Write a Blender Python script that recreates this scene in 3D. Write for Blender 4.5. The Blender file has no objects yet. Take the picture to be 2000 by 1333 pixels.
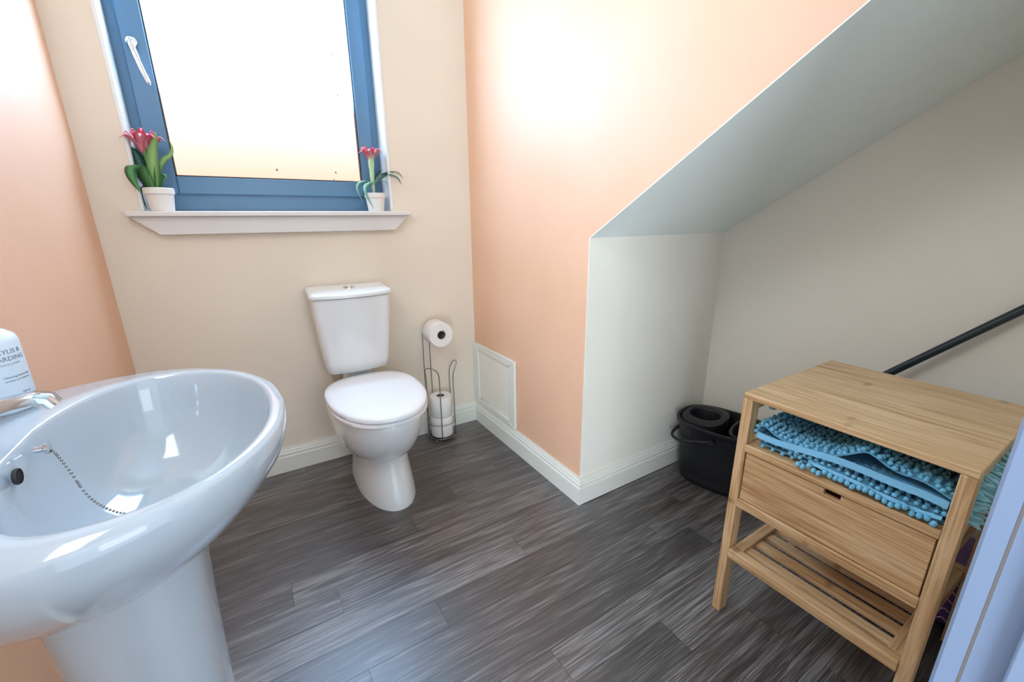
import bpy, bmesh, math, random
from mathutils import Vector, Matrix
random.seed(7)
PI = math.pi
C = bpy.context.scene.collection
S = bpy.context.scene

# ---------------------------------------------------------------- camera
YAW, PITCH, ROLL = 0.5515, 0.2818, -0.00935
cam_d = bpy.data.cameras.new('camera'); cam = bpy.data.objects.new('camera', cam_d); C.objects.link(cam)
f_ = Vector((math.sin(YAW)*math.cos(PITCH), math.cos(YAW)*math.cos(PITCH), -math.sin(PITCH)))
r_ = Vector((math.cos(YAW), -math.sin(YAW), 0)); u_ = r_.cross(f_)
r2 = math.cos(ROLL)*r_ + math.sin(ROLL)*u_; u2 = -math.sin(ROLL)*r_ + math.cos(ROLL)*u_
M = Matrix((r2, u2, -f_)).transposed().to_4x4(); M.translation = Vector((-0.984, -1.983, 1.092))
cam.matrix_world = M
cam_d.sensor_width = 36; cam_d.lens = 828.56*36/2000; cam_d.clip_start = 0.01
S.camera = cam
# ---------------------------------------------------------------- view, world, lights
S.view_settings.view_transform = 'Standard'; S.view_settings.look = 'None'
S.view_settings.gamma = 1; S.view_settings.use_curve_mapping = False
S.view_settings.exposure = 0.12
WINDOW_POWER = 21.0
w = bpy.data.worlds.new('hall_light'); S.world = w; w.use_nodes = True
w.node_tree.nodes['Background'].inputs[0].default_value = (0.70, 0.84, 1.0, 1)
w.node_tree.nodes['Background'].inputs[1].default_value = 1.9
def area(name, loc, target, sx, sy, power, col):
    l = bpy.data.lights.new(name, 'AREA'); l.shape = 'RECTANGLE'; l.size = sx; l.size_y = sy
    l.energy = power; l.color = col
    o = bpy.data.objects.new(name, l); C.objects.link(o); o.location = loc
    o.rotation_euler = (Vector(target)-Vector(loc)).to_track_quat('-Z', 'Y').to_euler()
    return o
area('hall_lamp', (-0.30, -3.0, 1.15), (-0.6, 0, 0.9), 0.8, 1.0, 8, (0.95, 0.97, 1.0))
area('recess_fill', (-3.3, -5.6, 0.55), (0.4, -0.9, 1.2), 1.8, 1.4, 190, (0.76, 0.88, 1.0))  # added fill light, sent through the doorway to brighten the recess
area('right_wall_fill', (-1.36, -1.31, 1.85), (0.6, -1.35, 0.9), 0.8, 0.5, 13, (0.76, 0.92, 1.0))  # added unseen light above the basin, fills the recess right wall

# ---------------------------------------------------------------- material helpers
def mat(name, col, rough=0.5, metal=0.0, spec=0.5, **k):
    m = bpy.data.materials.new(name); m.use_nodes = True
    b = m.node_tree.nodes['Principled BSDF']
    b.inputs['Base Color'].default_value = (*col, 1); b.inputs['Roughness'].default_value = rough
    b.inputs['Metallic'].default_value = metal; b.inputs['Specular IOR Level'].default_value = spec
    for a, v in k.items(): b.inputs[a.replace('_', ' ')].default_value = v
    return m
def N(m, t, **k):
    n = m.node_tree.nodes.new(t)
    for a, v in k.items(): setattr(n, a, v)
    return n
def link(m, a, b): m.node_tree.links.new(a, b)
def bsdf(m): return m.node_tree.nodes['Principled BSDF']
def ramp(m, stops):
    r = N(m, 'ShaderNodeValToRGB'); e = r.color_ramp.elements
    while len(e) < len(stops): e.new(0.5)
    for i, (p, c) in enumerate(stops): e[i].position = p; e[i].color = (*c, 1)
    return r
def bump(m, src, strength, dist):
    b = N(m, 'ShaderNodeBump'); b.inputs['Strength'].default_value = strength; b.inputs['Distance'].default_value = dist
    link(m, src, b.inputs['Height']); link(m, b.outputs[0], bsdf(m).inputs['Normal'])
def painted(name, col, rough, var=0.03, grain=260, bs=0.12):
    m = mat(name, col, rough)
    tc = N(m, 'ShaderNodeTexCoord')
    n1 = N(m, 'ShaderNodeTexNoise'); n1.inputs['Scale'].default_value = 3; n1.inputs['Detail'].default_value = 4
    n2 = N(m, 'ShaderNodeTexNoise'); n2.inputs['Scale'].default_value = grain; n2.inputs['Detail'].default_value = 2
    link(m, tc.outputs['Object'], n1.inputs['Vector']); link(m, tc.outputs['Object'], n2.inputs['Vector'])
    r = ramp(m, [(0.3, tuple(max(0, c-var) for c in col)), (0.7, tuple(min(1, c+var) for c in col))])
    link(m, n1.outputs['Fac'], r.inputs[0]); link(m, r.outputs[0], bsdf(m).inputs['Base Color'])
    bump(m, n2.outputs['Fac'], bs, 0.001)
    return m
def wood(name, dark, mid, light, axis, rough=0.42, stretch=24, fine=220, node_marks=True, rnd=0.10, bs=0.15, dist=0.6, fmix=0.5):
    """streaky wood; grain runs along axis (0,1,2)"""
    m = mat(name, mid, rough)
    tc = N(m, 'ShaderNodeTexCoord'); oi = N(m, 'ShaderNodeObjectInfo')
    off = N(m, 'ShaderNodeVectorMath', operation='SCALE'); off.inputs[0].default_value = (13.1, 7.7, 5.3)
    link(m, oi.outputs['Random'], off.inputs['Scale'])
    add = N(m, 'ShaderNodeVectorMath', operation='ADD'); link(m, tc.outputs['Object'], add.inputs[0]); link(m, off.outputs[0], add.inputs[1])
    def noise(sc_across, sc_along, det, dist=0):
        mp = N(m, 'ShaderNodeMapping'); s = [sc_across]*3; s[axis] = sc_along
        mp.inputs['Scale'].default_value = s; link(m, add.outputs[0], mp.inputs['Vector'])
        n = N(m, 'ShaderNodeTexNoise'); n.inputs['Scale'].default_value = 1; n.inputs['Detail'].default_value = det
        n.inputs['Distortion'].default_value = dist
        link(m, mp.outputs[0], n.inputs['Vector']); return n
    a = noise(stretch, stretch*0.09, 4, dist); b = noise(fine, fine*0.016, 3)
    mx = N(m, 'ShaderNodeMix'); mx.inputs[0].default_value = fmix
    link(m, a.outputs['Fac'], mx.inputs[2]); link(m, b.outputs['Fac'], mx.inputs[3])
    ad = N(m, 'ShaderNodeMath', operation='MULTIPLY_ADD'); link(m, oi.outputs['Random'], ad.inputs[0])
    ad.inputs[1].default_value = rnd; ad.inputs[2].default_value = -rnd/2
    ad2 = N(m, 'ShaderNodeMath', operation='ADD'); link(m, mx.outputs[0], ad2.inputs[0]); link(m, ad.outputs[0], ad2.inputs[1])
    r = ramp(m, [(0.34, dark), (0.5, mid), (0.66, light)])
    link(m, ad2.outputs[0], r.inputs[0]); out = r.outputs[0]
    if node_marks:
        mp = N(m, 'ShaderNodeMapping'); s = [7, 7, 7]; s[axis] = 13; mp.inputs['Scale'].default_value = s
        link(m, add.outputs[0], mp.inputs['Vector']); v = N(m, 'ShaderNodeTexVoronoi'); v.inputs['Scale'].default_value = 1
        link(m, mp.outputs[0], v.inputs['Vector'])
        k = ramp(m, [(0.05, (.62, .55, .45)), (0.16, (1, 1, 1))]); link(m, v.outputs['Distance'], k.inputs[0])
        mm = N(m, 'ShaderNodeMix', data_type='RGBA', blend_type='MULTIPLY'); mm.inputs[0].default_value = 1
        link(m, out, mm.inputs[6]); link(m, k.outputs[0], mm.inputs[7]); out = mm.outputs[2]
    link(m, out, bsdf(m).inputs['Base Color'])
    bump(m, mx.outputs[0], bs, 0.0008)
    return m

PEACH = painted('peach_paint', (0.80, 0.475, 0.30), 0.55, 0.02)
bsdf(PEACH).inputs['Specular IOR Level'].default_value = 0.85
CREAM = painted('cream_paint', (0.80, 0.70, 0.57), 0.6, 0.02)
PALE = painted('pale_cream_paint', (0.86, 0.81, 0.71), 0.6, 0.015)
SLOPE = painted('white_ceiling_paint', (0.88, 0.93, 0.89), 0.65, 0.015)
GLOSS = painted('white_gloss_wood_paint', (0.78, 0.76, 0.68), 0.3, 0.02, 60, 0.05)
SILLW = painted('white_sill_paint', (0.74, 0.71, 0.68), 0.35, 0.015, 60, 0.05)
TRIMW = painted('shade_toned_white_trim_paint', (0.26, 0.33, 0.46), 0.35, 0.015, 60, 0.05)  # white-painted wood, its dim bluish shade put into the base colour
BEAD = mat('white_plastic_bead', (0.80, 0.82, 0.82), 0.35)
FRAME = painted('blue_grey_window_frame', (0.10, 0.215, 0.34), 0.38, 0.012, 300, 0.05)
GASKET = mat('black_rubber_gasket', (0.02, 0.02, 0.02), 0.6)
TAPM = mat('tap_chrome', (0.56, 0.66, 0.76), 0.08, 1.0)
CHROME = mat('polished_chrome', (0.72, 0.74, 0.77), 0.09, 1.0)
WIRE = mat('dark_chrome_wire', (0.32, 0.31, 0.30), 0.22, 1.0)
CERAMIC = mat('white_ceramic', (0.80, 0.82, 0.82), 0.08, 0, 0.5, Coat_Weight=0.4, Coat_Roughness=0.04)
BASIN = mat('shade_toned_white_basin_ceramic', (0.46, 0.515, 0.565), 0.08, 0, 0.5, Coat_Weight=0.5, Coat_Roughness=0.04)  # white ceramic, darkened to blue-grey so the colour carries its shade
SEATM = mat('white_seat_plastic', (0.84, 0.85, 0.87), 0.13)
DARK = mat('dark_hole', (0.03, 0.03, 0.03), 0.7)
BLACKP = painted('black_bucket_plastic', (0.008, 0.009, 0.013), 0.5, 0.002, 120, 0.05)
POLE = mat('black_metal_pole', (0.02, 0.03, 0.045), 0.22, 0.0)
PAPER = painted('white_tissue_paper', (0.84, 0.80, 0.76), 0.9, 0.02, 320, 0.4)
CORE = mat('grey_card_core', (0.20, 0.14, 0.11), 0.9)
BOTTLE = mat('pale_blue_plastic', (0.68, 0.79, 0.88), 0.28)
CAP = mat('tan_bottle_cap', (0.45, 0.27, 0.12), 0.35)
INK = mat('grey_print', (0.22, 0.25, 0.30), 0.6)
POT = painted('white_plant_pot', (0.80, 0.77, 0.72), 0.45, 0.015, 80, 0.05)
SOIL = mat('dark_potting_soil', (0.04, 0.03, 0.025), 0.95)
LEAF = painted('green_leaf', (0.07, 0.24, 0.08), 0.4, 0.035, 60, 0.1)
LEAFL = painted('light_green_leaf', (0.25, 0.46, 0.15), 0.4, 0.05, 60, 0.1)
LEAFD = painted('dark_green_leaf', (0.02, 0.09, 0.07), 0.4, 0.01, 60, 0.1)
LEAFG = painted('grey_green_leaf', (0.12, 0.24, 0.20), 0.4, 0.03, 60, 0.1)
LEAFT = painted('pale_blue_green_leaf', (0.22, 0.48, 0.38), 0.4, 0.05, 60, 0.1)
STEM = painted('pale_green_stem', (0.45, 0.66, 0.38), 0.4, 0.05, 60, 0.1)
PETAL = painted('pink_petal', (0.86, 0.15, 0.21), 0.45, 0.05, 60, 0.1)
PETALL = painted('light_pink_petal', (0.90, 0.36, 0.44), 0.45, 0.05, 60, 0.1)
HEM = painted('blue_mat_hem', (0.20, 0.46, 0.64), 0.9, 0.03, 500, 0.5)
MATB = painted('blue_mat_backing', (0.13, 0.36, 0.52), 0.95, 0.03, 500, 0.5)
PILE = painted('blue_chenille_pile', (0.17, 0.45, 0.61), 0.95, 0.05, 400, 0.5)
FRINGE = painted('pale_blue_chenille', (0.32, 0.60, 0.66), 0.95, 0.05, 400, 0.5)
PURPLE = painted('purple_plastic_wrap', (0.13, 0.06, 0.20), 0.3, 0.03, 30, 0.3)
PRINT = mat('white_print', (0.62, 0.62, 0.72), 0.35)
FLOORB = mat('floor_joint', (0.025, 0.022, 0.022), 0.8)
PLANK = wood('grey_brown_oak_vinyl', (0.018, 0.013, 0.012), (0.066, 0.053, 0.050), (0.26, 0.235, 0.225), 0, 0.36, 40, 480, fmix=0.62, rnd=0.11, bs=0.35, node_marks=False, dist=1.3)
bsdf(PLANK).inputs['Coat Weight'].default_value = 0.4; bsdf(PLANK).inputs['Coat Roughness'].default_value = 0.42
bsdf(PLANK).inputs['Specular IOR Level'].default_value = 1.0
BAM = [wood('bamboo_'+n, (0.38, 0.185, 0.07), (0.62, 0.37, 0.175), (0.78, 0.54, 0.31), i, 0.38, 60, 330, rnd=0.06, bs=0.05) for i, n in enumerate(('x', 'y', 'z'))]

# window glass: frosted pane lit by the sky outside
GLASS = bpy.data.materials.new('frosted_lit_glass'); GLASS.use_nodes = True
nt = GLASS.node_tree; nt.nodes.remove(nt.nodes['Principled BSDF'])
em = nt.nodes.new('ShaderNodeEmission'); tc = nt.nodes.new('ShaderNodeTexCoord'); sp = nt.nodes.new('ShaderNodeSeparateXYZ')
mr = nt.nodes.new('ShaderNodeMapRange'); mr.inputs['From Min'].default_value = 1.25; mr.inputs['From Max'].default_value = 1.62
nt.links.new(tc.outputs['Object'], sp.inputs[0]); nt.links.new(sp.outputs['Z'], mr.inputs[0])
cr = nt.nodes.new('ShaderNodeValToRGB'); e = cr.color_ramp.elements
e[0].position = 0; e[0].color = (1.5/WINDOW_POWER, 0.80/WINDOW_POWER, 0.60/WINDOW_POWER, 1); e[1].position = 1; e[1].color = (0.51, 0.84, 1.27, 1)
e.new(0.3).color = (1.6/WINDOW_POWER, 0.96/WINDOW_POWER, 0.84/WINDOW_POWER, 1); e.new(0.75).color = (1.7/WINDOW_POWER, 1.6/WINDOW_POWER, 1.5/WINDOW_POWER, 1)
nt.links.new(mr.outputs[0], cr.inputs[0]); nt.links.new(cr.outputs[0], em.inputs[0]); em.inputs[1].default_value = WINDOW_POWER
nt.links.new(em.outputs[0], nt.nodes['Material Output'].inputs[0])

# ---------------------------------------------------------------- object helpers
ROOT = {}
def thing(name, loc, label, cat, group=None):
    o = bpy.data.objects.new(name, None); C.objects.link(o); o.location = loc; o.empty_display_size = 0.05
    o['label'] = label; o['category'] = cat
    if group: o['group'] = group
    ROOT[o] = Vector(loc); return o
def tag(o, label, cat, group=None):
    o['label'] = label; o['category'] = cat
    if group: o['group'] = group
    return o
def mesh(name, vf, m, parent=None, smooth=False, sub=0, bev=0, seg=2, auto=None, label=None, kind=None):
    """world-space verts/faces -> one mesh object"""
    vs, fs = vf
    off = ROOT.get(parent, Vector((0, 0, 0))) if parent else Vector((0, 0, 0))
    me = bpy.data.meshes.new(name); me.from_pydata([tuple(Vector(v)-off) for v in vs], [], fs)
    bm = bmesh.new(); bm.from_mesh(me); bmesh.ops.recalc_face_normals(bm, faces=bm.faces); bm.to_mesh(me); bm.free()
    o = bpy.data.objects.new(name, me); C.objects.link(o)
    if m: me.materials.append(m)
    if parent: o.parent = parent; ROOT[o] = off
    if bev:
        b = o.modifiers.new('b', 'BEVEL'); b.width = bev; b.segments = seg; b.limit_method = 'ANGLE'; b.angle_limit = 0.6
    if sub:
        s = o.modifiers.new('s', 'SUBSURF'); s.levels = s.render_levels = sub
    if smooth or bev:
        for p in me.polygons: p.use_smooth = True
        if not smooth or auto:
            me.set_sharp_from_angle(angle=auto or 0.6)
    if label: o['label'] = label
    if kind: o['kind'] = kind
    return o
def join(*parts):
    V, F = [], []
    for vs, fs in parts:
        n = len(V); V += list(vs); F += [tuple(i+n for i in f) for f in fs]
    return V, F
def box(x0, x1, y0, y1, z0, z1):
    vs = [(x, y, z) for z in (z0, z1) for y in (y0, y1) for x in (x0, x1)]
    return vs, [(0, 1, 3, 2), (4, 6, 7, 5), (0, 4, 5, 1), (2, 3, 7, 6), (0, 2, 6, 4), (1, 5, 7, 3)]
def loft(rings, cap0=True, cap1=True, closed=True):
    n = len(rings[0]); V = [tuple(p) for r in rings for p in r]; F = []
    for k in range(len(rings)-1):
        for i in range(n if closed else n-1):
            j = (i+1) % n; F.append((k*n+i, k*n+j, (k+1)*n+j, (k+1)*n+i))
    if cap0: F.append(tuple(range(n))[::-1])
    if cap1: F.append(tuple(range((len(rings)-1)*n, len(rings)*n)))
    return V, F
def tube(pts, r, n=8, closed=False, caps=True):
    pts = [Vector(p) for p in pts]; rings = []; up = None
    L = len(pts)
    for i, p in enumerate(pts):
        a = pts[(i-1) % L] if (closed or i > 0) else p; b = pts[(i+1) % L] if (closed or i < L-1) else p
        t = (b-a).normalized()
        if up is None:
            up = t.orthogonal().normalized()
        up = (up - t*up.dot(t)).normalized(); s = t.cross(up)
        rr = r[i] if isinstance(r, (list, tuple)) else r
        rings.append([p + rr*(math.cos(2*PI*k/n)*up + math.sin(2*PI*k/n)*s) for k in range(n)])
    if closed: rings.append(rings[0]); return loft(rings, False, False)
    return loft(rings, caps, caps)
def smoothline(pts, per=6, closed=False):
    pts = [Vector(p) for p in pts]; out = []; L = len(pts)
    rng = L if closed else L-1
    g = (lambda i: pts[i % L]) if closed else (lambda i: pts[min(max(i, 0), L-1)])
    for i in range(rng):
        p0, p1, p2, p3 = g(i-1), g(i), g(i+1), g(i+2)
        for k in range(per):
            t = k/per
            out.append(0.5*((2*p1)+(p2-p0)*t+(2*p0-5*p1+4*p2-p3)*t*t+(3*p1-p0-3*p2+p3)*t**3))
    if not closed: out.append(pts[-1])
    return out
def lathe(prof, c, axis='z', n=32, cap=False):
    """prof: (r,h) list about centre c"""
    rings = []
    for r, h in prof:
        ring = []
        for k in range(n):
            a = 2*PI*k/n; x, y = r*math.cos(a), r*math.sin(a)
            p = {'z': (x, y, h), 'y': (x, h, y), 'x': (h, x, y)}[axis]
            ring.append((c[0]+p[0], c[1]+p[1], c[2]+p[2]))
        rings.append(ring)
    return loft(rings, cap, cap)
def prism(poly, axis, a, b):
    """poly of 2D points extruded along axis from a to b"""
    def P(p, t):
        q = list(p); q.insert(axis, t); return tuple(q)
    n = len(poly)
    V = [P(p, a) for p in poly] + [P(p, b) for p in poly]
    F = [tuple(range(n)), tuple(range(n, 2*n))[::-1]] + [(i, (i+1) % n, n+(i+1) % n, n+i) for i in range(n)]
    return V, F
def structure(name, vf, m, **k):
    o = mesh(name, vf, m, **k); o['kind'] = 'structure'; return o

# ---------------------------------------------------------------- room shell
D, WR, LW, FY, H1, SL, CH = 0.885, 0.748, -1.394, -1.95, 1.026, 0.612, 2.4
ZF = lambda y: H1+SL*(-y-D)
floor = structure('floor', box(-2.3, 1.3, -3.6, 0.3, -0.12, -0.0012), FLOORB)
ROOT[floor] = Vector((0, 0, 0))
# vinyl planks, 100 mm strips running left to right
rowh = 0.1008; ends = {1: -0.52, 2: -0.269, 3: -0.78, 4: -0.16, 5: -0.40, 6: -0.602, 7: -0.02, 8: -0.90, 9: -0.33, 10: -0.66, 11: 0.12, 12: 0.243,
                       13: -0.461, 14: -0.15, 15: 0.09, 16: -0.62, 17: 0.10, 0: -0.9}
for k in range(0, 21):
    y1, y0 = -rowh*k-0.0004, -rowh*(k+1)+0.0004
    e0 = ends.get(k, random.uniform(-.9, 0)); xs = sorted([-1.394] + [e0+i for i in (-1, 0, 1) if -1.36 < e0+i < 0.73] + [0.748])
    if y1 > -D+0.05: xs = [x for x in xs if x < -0.02]+[0.0]
    for a, b in zip(xs, xs[1:]):
        cy = (y0+y1)/2; dz = random.uniform(-0.0002, 0.0002)
        if y1 > -D > y0 and b > 0:
            b_ = b
        p = mesh('plank', box(a+0.0004-(a+b)/2, b-0.0004-(a+b)/2, y0-cy, y1-cy, -0.0014, 0.0), PLANK)
        p.location = ((a+b)/2, cy, 0.0+dz); p.parent = floor
# back wall with window opening
WX0, WX1, WZ0, WZ1, WD = -1.266, -0.388, 1.108, 2.12, 0.11
structure('wall_back', join(box(-1.6, WX0, 0, 0.16, 0, CH), box(WX1, 0.1, 0, 0.16, 0, CH),
          box(WX0, WX1, 0, 0.16, 0, WZ0), box(WX0, WX1, 0, 0.16, WZ1, CH)), CREAM)
structure('wall_left', box(LW-0.12, LW, -2.2, 0.0, 0, CH), PEACH)
structure('wall_right_front', join(prism([(0, 0), (-D+0.003, 0), (-D+0.003, H1), (-D, H1+0.003), (FY, ZF(FY)+0.003), (FY, CH), (0, CH)], 0, 0, 0.10)), PEACH).name = 'wall_right'
structure('wall_recess', join(box(0, 0.85, -D, -D+0.003, 0, H1+0.004), box(0.10, 0.85, -D+0.003, -D+0.1, 0, H1+0.004)), PALE)
structure('wall_recess_right', box(WR, WR+0.1, -2.2, -D, 0, CH), PALE)
structure('ceiling_sloped', prism([(-D, H1), (FY, ZF(FY)), (FY, ZF(FY)+0.003), (-D, H1+0.003)], 0, 0.0, WR), SLOPE)
structure('ceiling', box(-1.6, 0.9, -2.2, 0.16, CH, CH+0.1), SLOPE)
DX0, DX1 = -1.19, -0.43
structure('wall_front', join(box(LW, DX0-.02, -2.07, FY, 0, CH), box(DX1+.02, WR, -2.07, FY, 0, CH), box(DX0-.02, DX1+.02, -2.07, FY, 2.02, CH)), PALE)

# skirting boards, moulded profile
PROF = [(0, 0), (.018, 0), (.018, .071), (.0165, .073), (.0125, .0755), (.0125, .080), (.0155, .083), (.0155, .087), (.012, .092), (.011, .099), (.0075, .102), (.006, .110), (0, .110)]
def skirt(name, p0, p1, nrm, m0, m1):
    p0, p1, nrm = Vector((*p0, 0)), Vector((*p1, 0)), Vector((*nrm, 0)); t = (p1-p0).normalized()
    r0 = [p0+nrm*d+Vector((0, 0, z))-t*d*m0 for d, z in PROF]; r1 = [p1+nrm*d+Vector((0, 0, z))+t*d*m1 for d, z in PROF]
    return structure(name, loft([r0, r1]), GLOSS)
skirt('baseboard_back', (LW, 0), (0, 0), (0, -1), -1, -1)
skirt('baseboard_left', (LW, FY), (LW, 0), (1, 0), -1, -1)
skirt('baseboard_right', (0, 0), (0, -D), (-1, 0), -1, 1)
skirt('baseboard_recess', (0, -D), (WR, -D), (0, -1), 1, -1)
skirt('baseboard_recess_right', (WR, -D), (WR, FY), (-1, 0), -1, -1)
skirt('baseboard_front', (DX1+0.07, FY), (WR, FY), (0, 1), 0, -1)

# door lining, architrave and stop on the right of the doorway
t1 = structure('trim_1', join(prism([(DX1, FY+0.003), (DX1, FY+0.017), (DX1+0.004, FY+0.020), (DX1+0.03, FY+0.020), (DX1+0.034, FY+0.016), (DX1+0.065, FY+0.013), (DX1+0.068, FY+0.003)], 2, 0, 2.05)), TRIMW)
structure('trim_2', join(box(DX1+0.0015, DX1+0.02, -2.07, FY+0.0005, 0, 2.02)), TRIMW)
structure('trim_9', box(DX1+0.0012, DX1+0.06, FY+0.0006, FY+0.0029, 0, 2.0), mat('tan_joint_filler', (0.20, 0.17, 0.16), .8))
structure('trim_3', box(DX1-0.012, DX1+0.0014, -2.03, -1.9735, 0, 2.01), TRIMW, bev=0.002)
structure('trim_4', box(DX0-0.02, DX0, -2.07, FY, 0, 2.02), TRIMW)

# ---------------------------------------------------------------- window
win = structure('window_1', join(  # outer frame
    box(WX0+.002, WX0+.046, WD-.005, WD+.05, 1.130, WZ1), box(WX1-.046, WX1-.002, WD-.005, WD+.05, 1.130, WZ1),
    box(WX0+.046, WX1-.046, WD-.005, WD+.05, 1.130, 1.196), box(WX0+.046, WX1-.046, WD-.005, WD+.05, 2.06, WZ1)), FRAME, bev=0.003)
ROOT[win] = Vector((0, 0, 0))
GX0, GX1, GZ0, GZ1 = -1.158, -0.487, 1.253, 2.03
mesh('sash', join(box(WX0+.04, GX0, WD-.022, WD+.03, 1.190, 2.07), box(GX1, WX1-.04, WD-.022, WD+.03, 1.190, 2.07),
     box(GX0, GX1, WD-.022, WD+.03, 1.190, GZ0), box(GX0, GX1, WD-.022, WD+.03, GZ1, 2.07)), FRAME, win, bev=0.004)
g = 0.004
mesh('gasket', join(box(GX0, GX0+g, WD-.018, WD+.01, GZ0, GZ1), box(GX1-g, GX1, WD-.018, WD+.01, GZ0, GZ1),
     box(GX0, GX1, WD-.018, WD+.01, GZ0, GZ0+g)), GASKET, win)
mesh('pane', box(GX0, GX1, WD+.004, WD+.012, GZ0, GZ1), GLASS, win, label='frosted glass pane glowing white with daylight')
SPK = []
for x, z, r in [(-.555, 1.745, .0028), (-.548, 1.60, .0036), (-.82, 1.292, .004), (-.592, 1.292, .0035), (-.604, 1.262, .0022)]:
    r *= 1.2; SPK.append(lathe([(0.0001, -.001), (r*.7, -.002), (r, 0)], (x, WD+.004, z), 'y', 8)); SPK.append(tube([(x, WD+.003, z), (x+.002, WD+.002, z-r*2)], [r*.4, r*.1], 5))
mesh('speck', join(*SPK), mat('olive_speck', (0.30, 0.30, 0.2), .8), win, label='small olive specks on the glass')
# window handle
hp = mesh('handle', join(lathe([(0.001, -.013), (.013, -.013), (.016, -.010), (.017, 0)], (-1.200, WD-.022, 1.672), 'y', 20),
     lathe([(0.001, -.032), (.010, -.032), (.012, -.028), (.011, -.01)], (-1.198, WD-.022, 1.660), 'y', 20),
     tube(smoothline([(-1.199, WD-.050, 1.664), (-1.196, WD-.054, 1.64), (-1.186, WD-.055, 1.59), (-1.172, WD-.052, 1.54)], 5), [.010]*4+[.009]*4+[.008]*4+[.0078, .0075, .006, .003], 10)), CHROME, win, smooth=True, label='satin chrome lever handle')
ROOT[hp] = Vector((0, 0, 0))
# white beads at the reveal corners, painted reveal
structure('trim_5', join(box(WX0-.004, WX0+.010, -.004, WD-.004, 1.127, WZ1)), BEAD, bev=0.004)
structure('trim_6', join(box(WX1-.010, WX1+.004, -.004, WD-.004, 1.127, WZ1)), BEAD, bev=0.004)
# sill
SY = -0.055
sill = structure('window_sill', box(-1.306, -0.322, SY, WD, 1.108, 1.1268), SILLW, bev=0.004)
sill.name = 'trim_7'
structure('trim_8', (lambda a: a)(loft([[(-1.300, 0, 1.1078), (-0.330, 0, 1.1078), (-0.392, 0, 1.046), (-1.226, 0, 1.046)],
          [(-1.300, -.034, 1.1078), (-0.330, -.034, 1.1078), (-0.392, -.030, 1.046), (-1.226, -.030, 1.046)]])), SILLW, bev=0.002)

# ---------------------------------------------------------------- access panel on the peach wall
pn = thing('access_panel', (0, -0.21, 0.11), 'square cream framed access hatch low on the peach wall above the skirting', 'panel')
a0, a1, b0, b1, fw = -0.420, -0.003, 0.112, 0.457, 0.052
def frame_piece(poly): return prism(poly, 0, -0.013, 0)
mesh('frame_rail', frame_piece([(a0, b1), (a1, b1), (a1-fw, b1-fw*.72), (a0+fw, b1-fw*.72)]), GLOSS, pn, bev=.0025)
mesh('frame_rail', frame_piece([(a0, b0), (a1, b0), (a1-fw, b0+fw*.62), (a0+fw, b0+fw*.62)]), GLOSS, pn, bev=.0025)
mesh('frame_stile', frame_piece([(a0, b0), (a0, b1), (a0+fw, b1-fw*.72), (a0+fw, b0+fw*.62)]), GLOSS, pn, bev=.0025)
mesh('frame_stile', frame_piece([(a1, b0), (a1, b1), (a1-fw, b1-fw*.72), (a1-fw, b0+fw*.62)]), GLOSS, pn, bev=.0025)
mesh('board', box(-.004, 0, a0+fw+.002, a1-fw-.002, b0+.034, b1-.04), PALE, pn)

# ---------------------------------------------------------------- toilet
TX = -0.626
toilet = thing('toilet', (TX, -0.3, 0), 'white close-coupled toilet standing under the window, lid down', 'toilet')
def egg(cx, yb, yf, hw, z, n=40, eb=2.0, ef=2.0, wide=0.5):
    """closed outline; widest at fraction `wide` from the back"""
    ym = yb+(yf-yb)*wide; out = []
    for k in range(n):
        a = 2*PI*k/n; c, s = math.cos(a), math.sin(a)
        e = ef if s < 0 else eb
        x = math.copysign(abs(c)**(2/e), c)*hw; L = (ym-yf) if s < 0 else (yb-ym)
        out.append((cx+x, ym+math.copysign(abs(s)**(2/e), s)*L, z))
    return out
E_ = lambda yb, yf, hw, z, eb=3.2, ef=2.1, wide=.45: egg(TX, yb, yf, hw, z, 48, eb, ef, wide)
E_ = (lambda E0: lambda *a: [(x+.010, y, z) for x, y, z in E0(*a)])(E_)
mesh('pedestal', loft([E_(-.07, -.553, .113, 0), E_(-.07, -.553, .113, .012), E_(-.08, -.546, .107, .05), E_(-.09, -.530, .101, .10), E_(-.10, -.508, .098, .15), E_(-.10, -.497, .099, .19), E_(-.10, -.495, .100, .21)]), CERAMIC, toilet, smooth=True, auto=1.0)
E_ = lambda yb, yf, hw, z, eb=3.2, ef=2.1, wide=.45: egg(TX, yb, yf, hw, z, 48, eb, ef, wide)
mesh('bowl', loft([E_(-.09, -.470, .080, .186), E_(-.085, -.500, .108, .192), E_(-.075, -.535, .134, .215), E_(-.06, -.575, .156, .255), E_(-.05, -.607, .169, .305), E_(-.05, -.624, .175, .35), E_(-.045, -.630, .177, .378, 2.6), E_(-.045, -.632, .178, .392, 2.4), E_(-.047, -.628, .175, .399, 2.4)]), CERAMIC, toilet, smooth=True, auto=1.0)
S_ = lambda yb, yf, hw, z: egg(TX, yb, yf, hw, z, 56, 2.7, 2.15, .42)
mesh('seat', loft([S_(-.205, -.632, .176, .401), S_(-.200, -.638, .180, .404), S_(-.200, -.638, .180, .415), S_(-.204, -.634, .177, .418)]), SEATM, toilet, smooth=True, auto=1.0)
mesh('seat_lid', loft([S_(-.150, -.638, .178, .4205), S_(-.146, -.645, .183, .424), S_(-.146, -.645, .183, .434), S_(-.150, -.639, .179, .441), S_(-.165, -.617, .164, .4465), S_(-.205, -.56, .13, .4495), S_(-.29, -.48, .075, .451), S_(-.36, -.42, .02, .4515)]), SEATM, toilet, smooth=True, auto=1.0)
for s in (-1, 1):
    mesh('hinge', lathe([(.004, -.022), (.010, -.02), (.010, .02), (.004, .022)], (TX+s*.075, -.152, .410), 'x', 16, True), SEATM, toilet, smooth=True, auto=.8)
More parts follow.
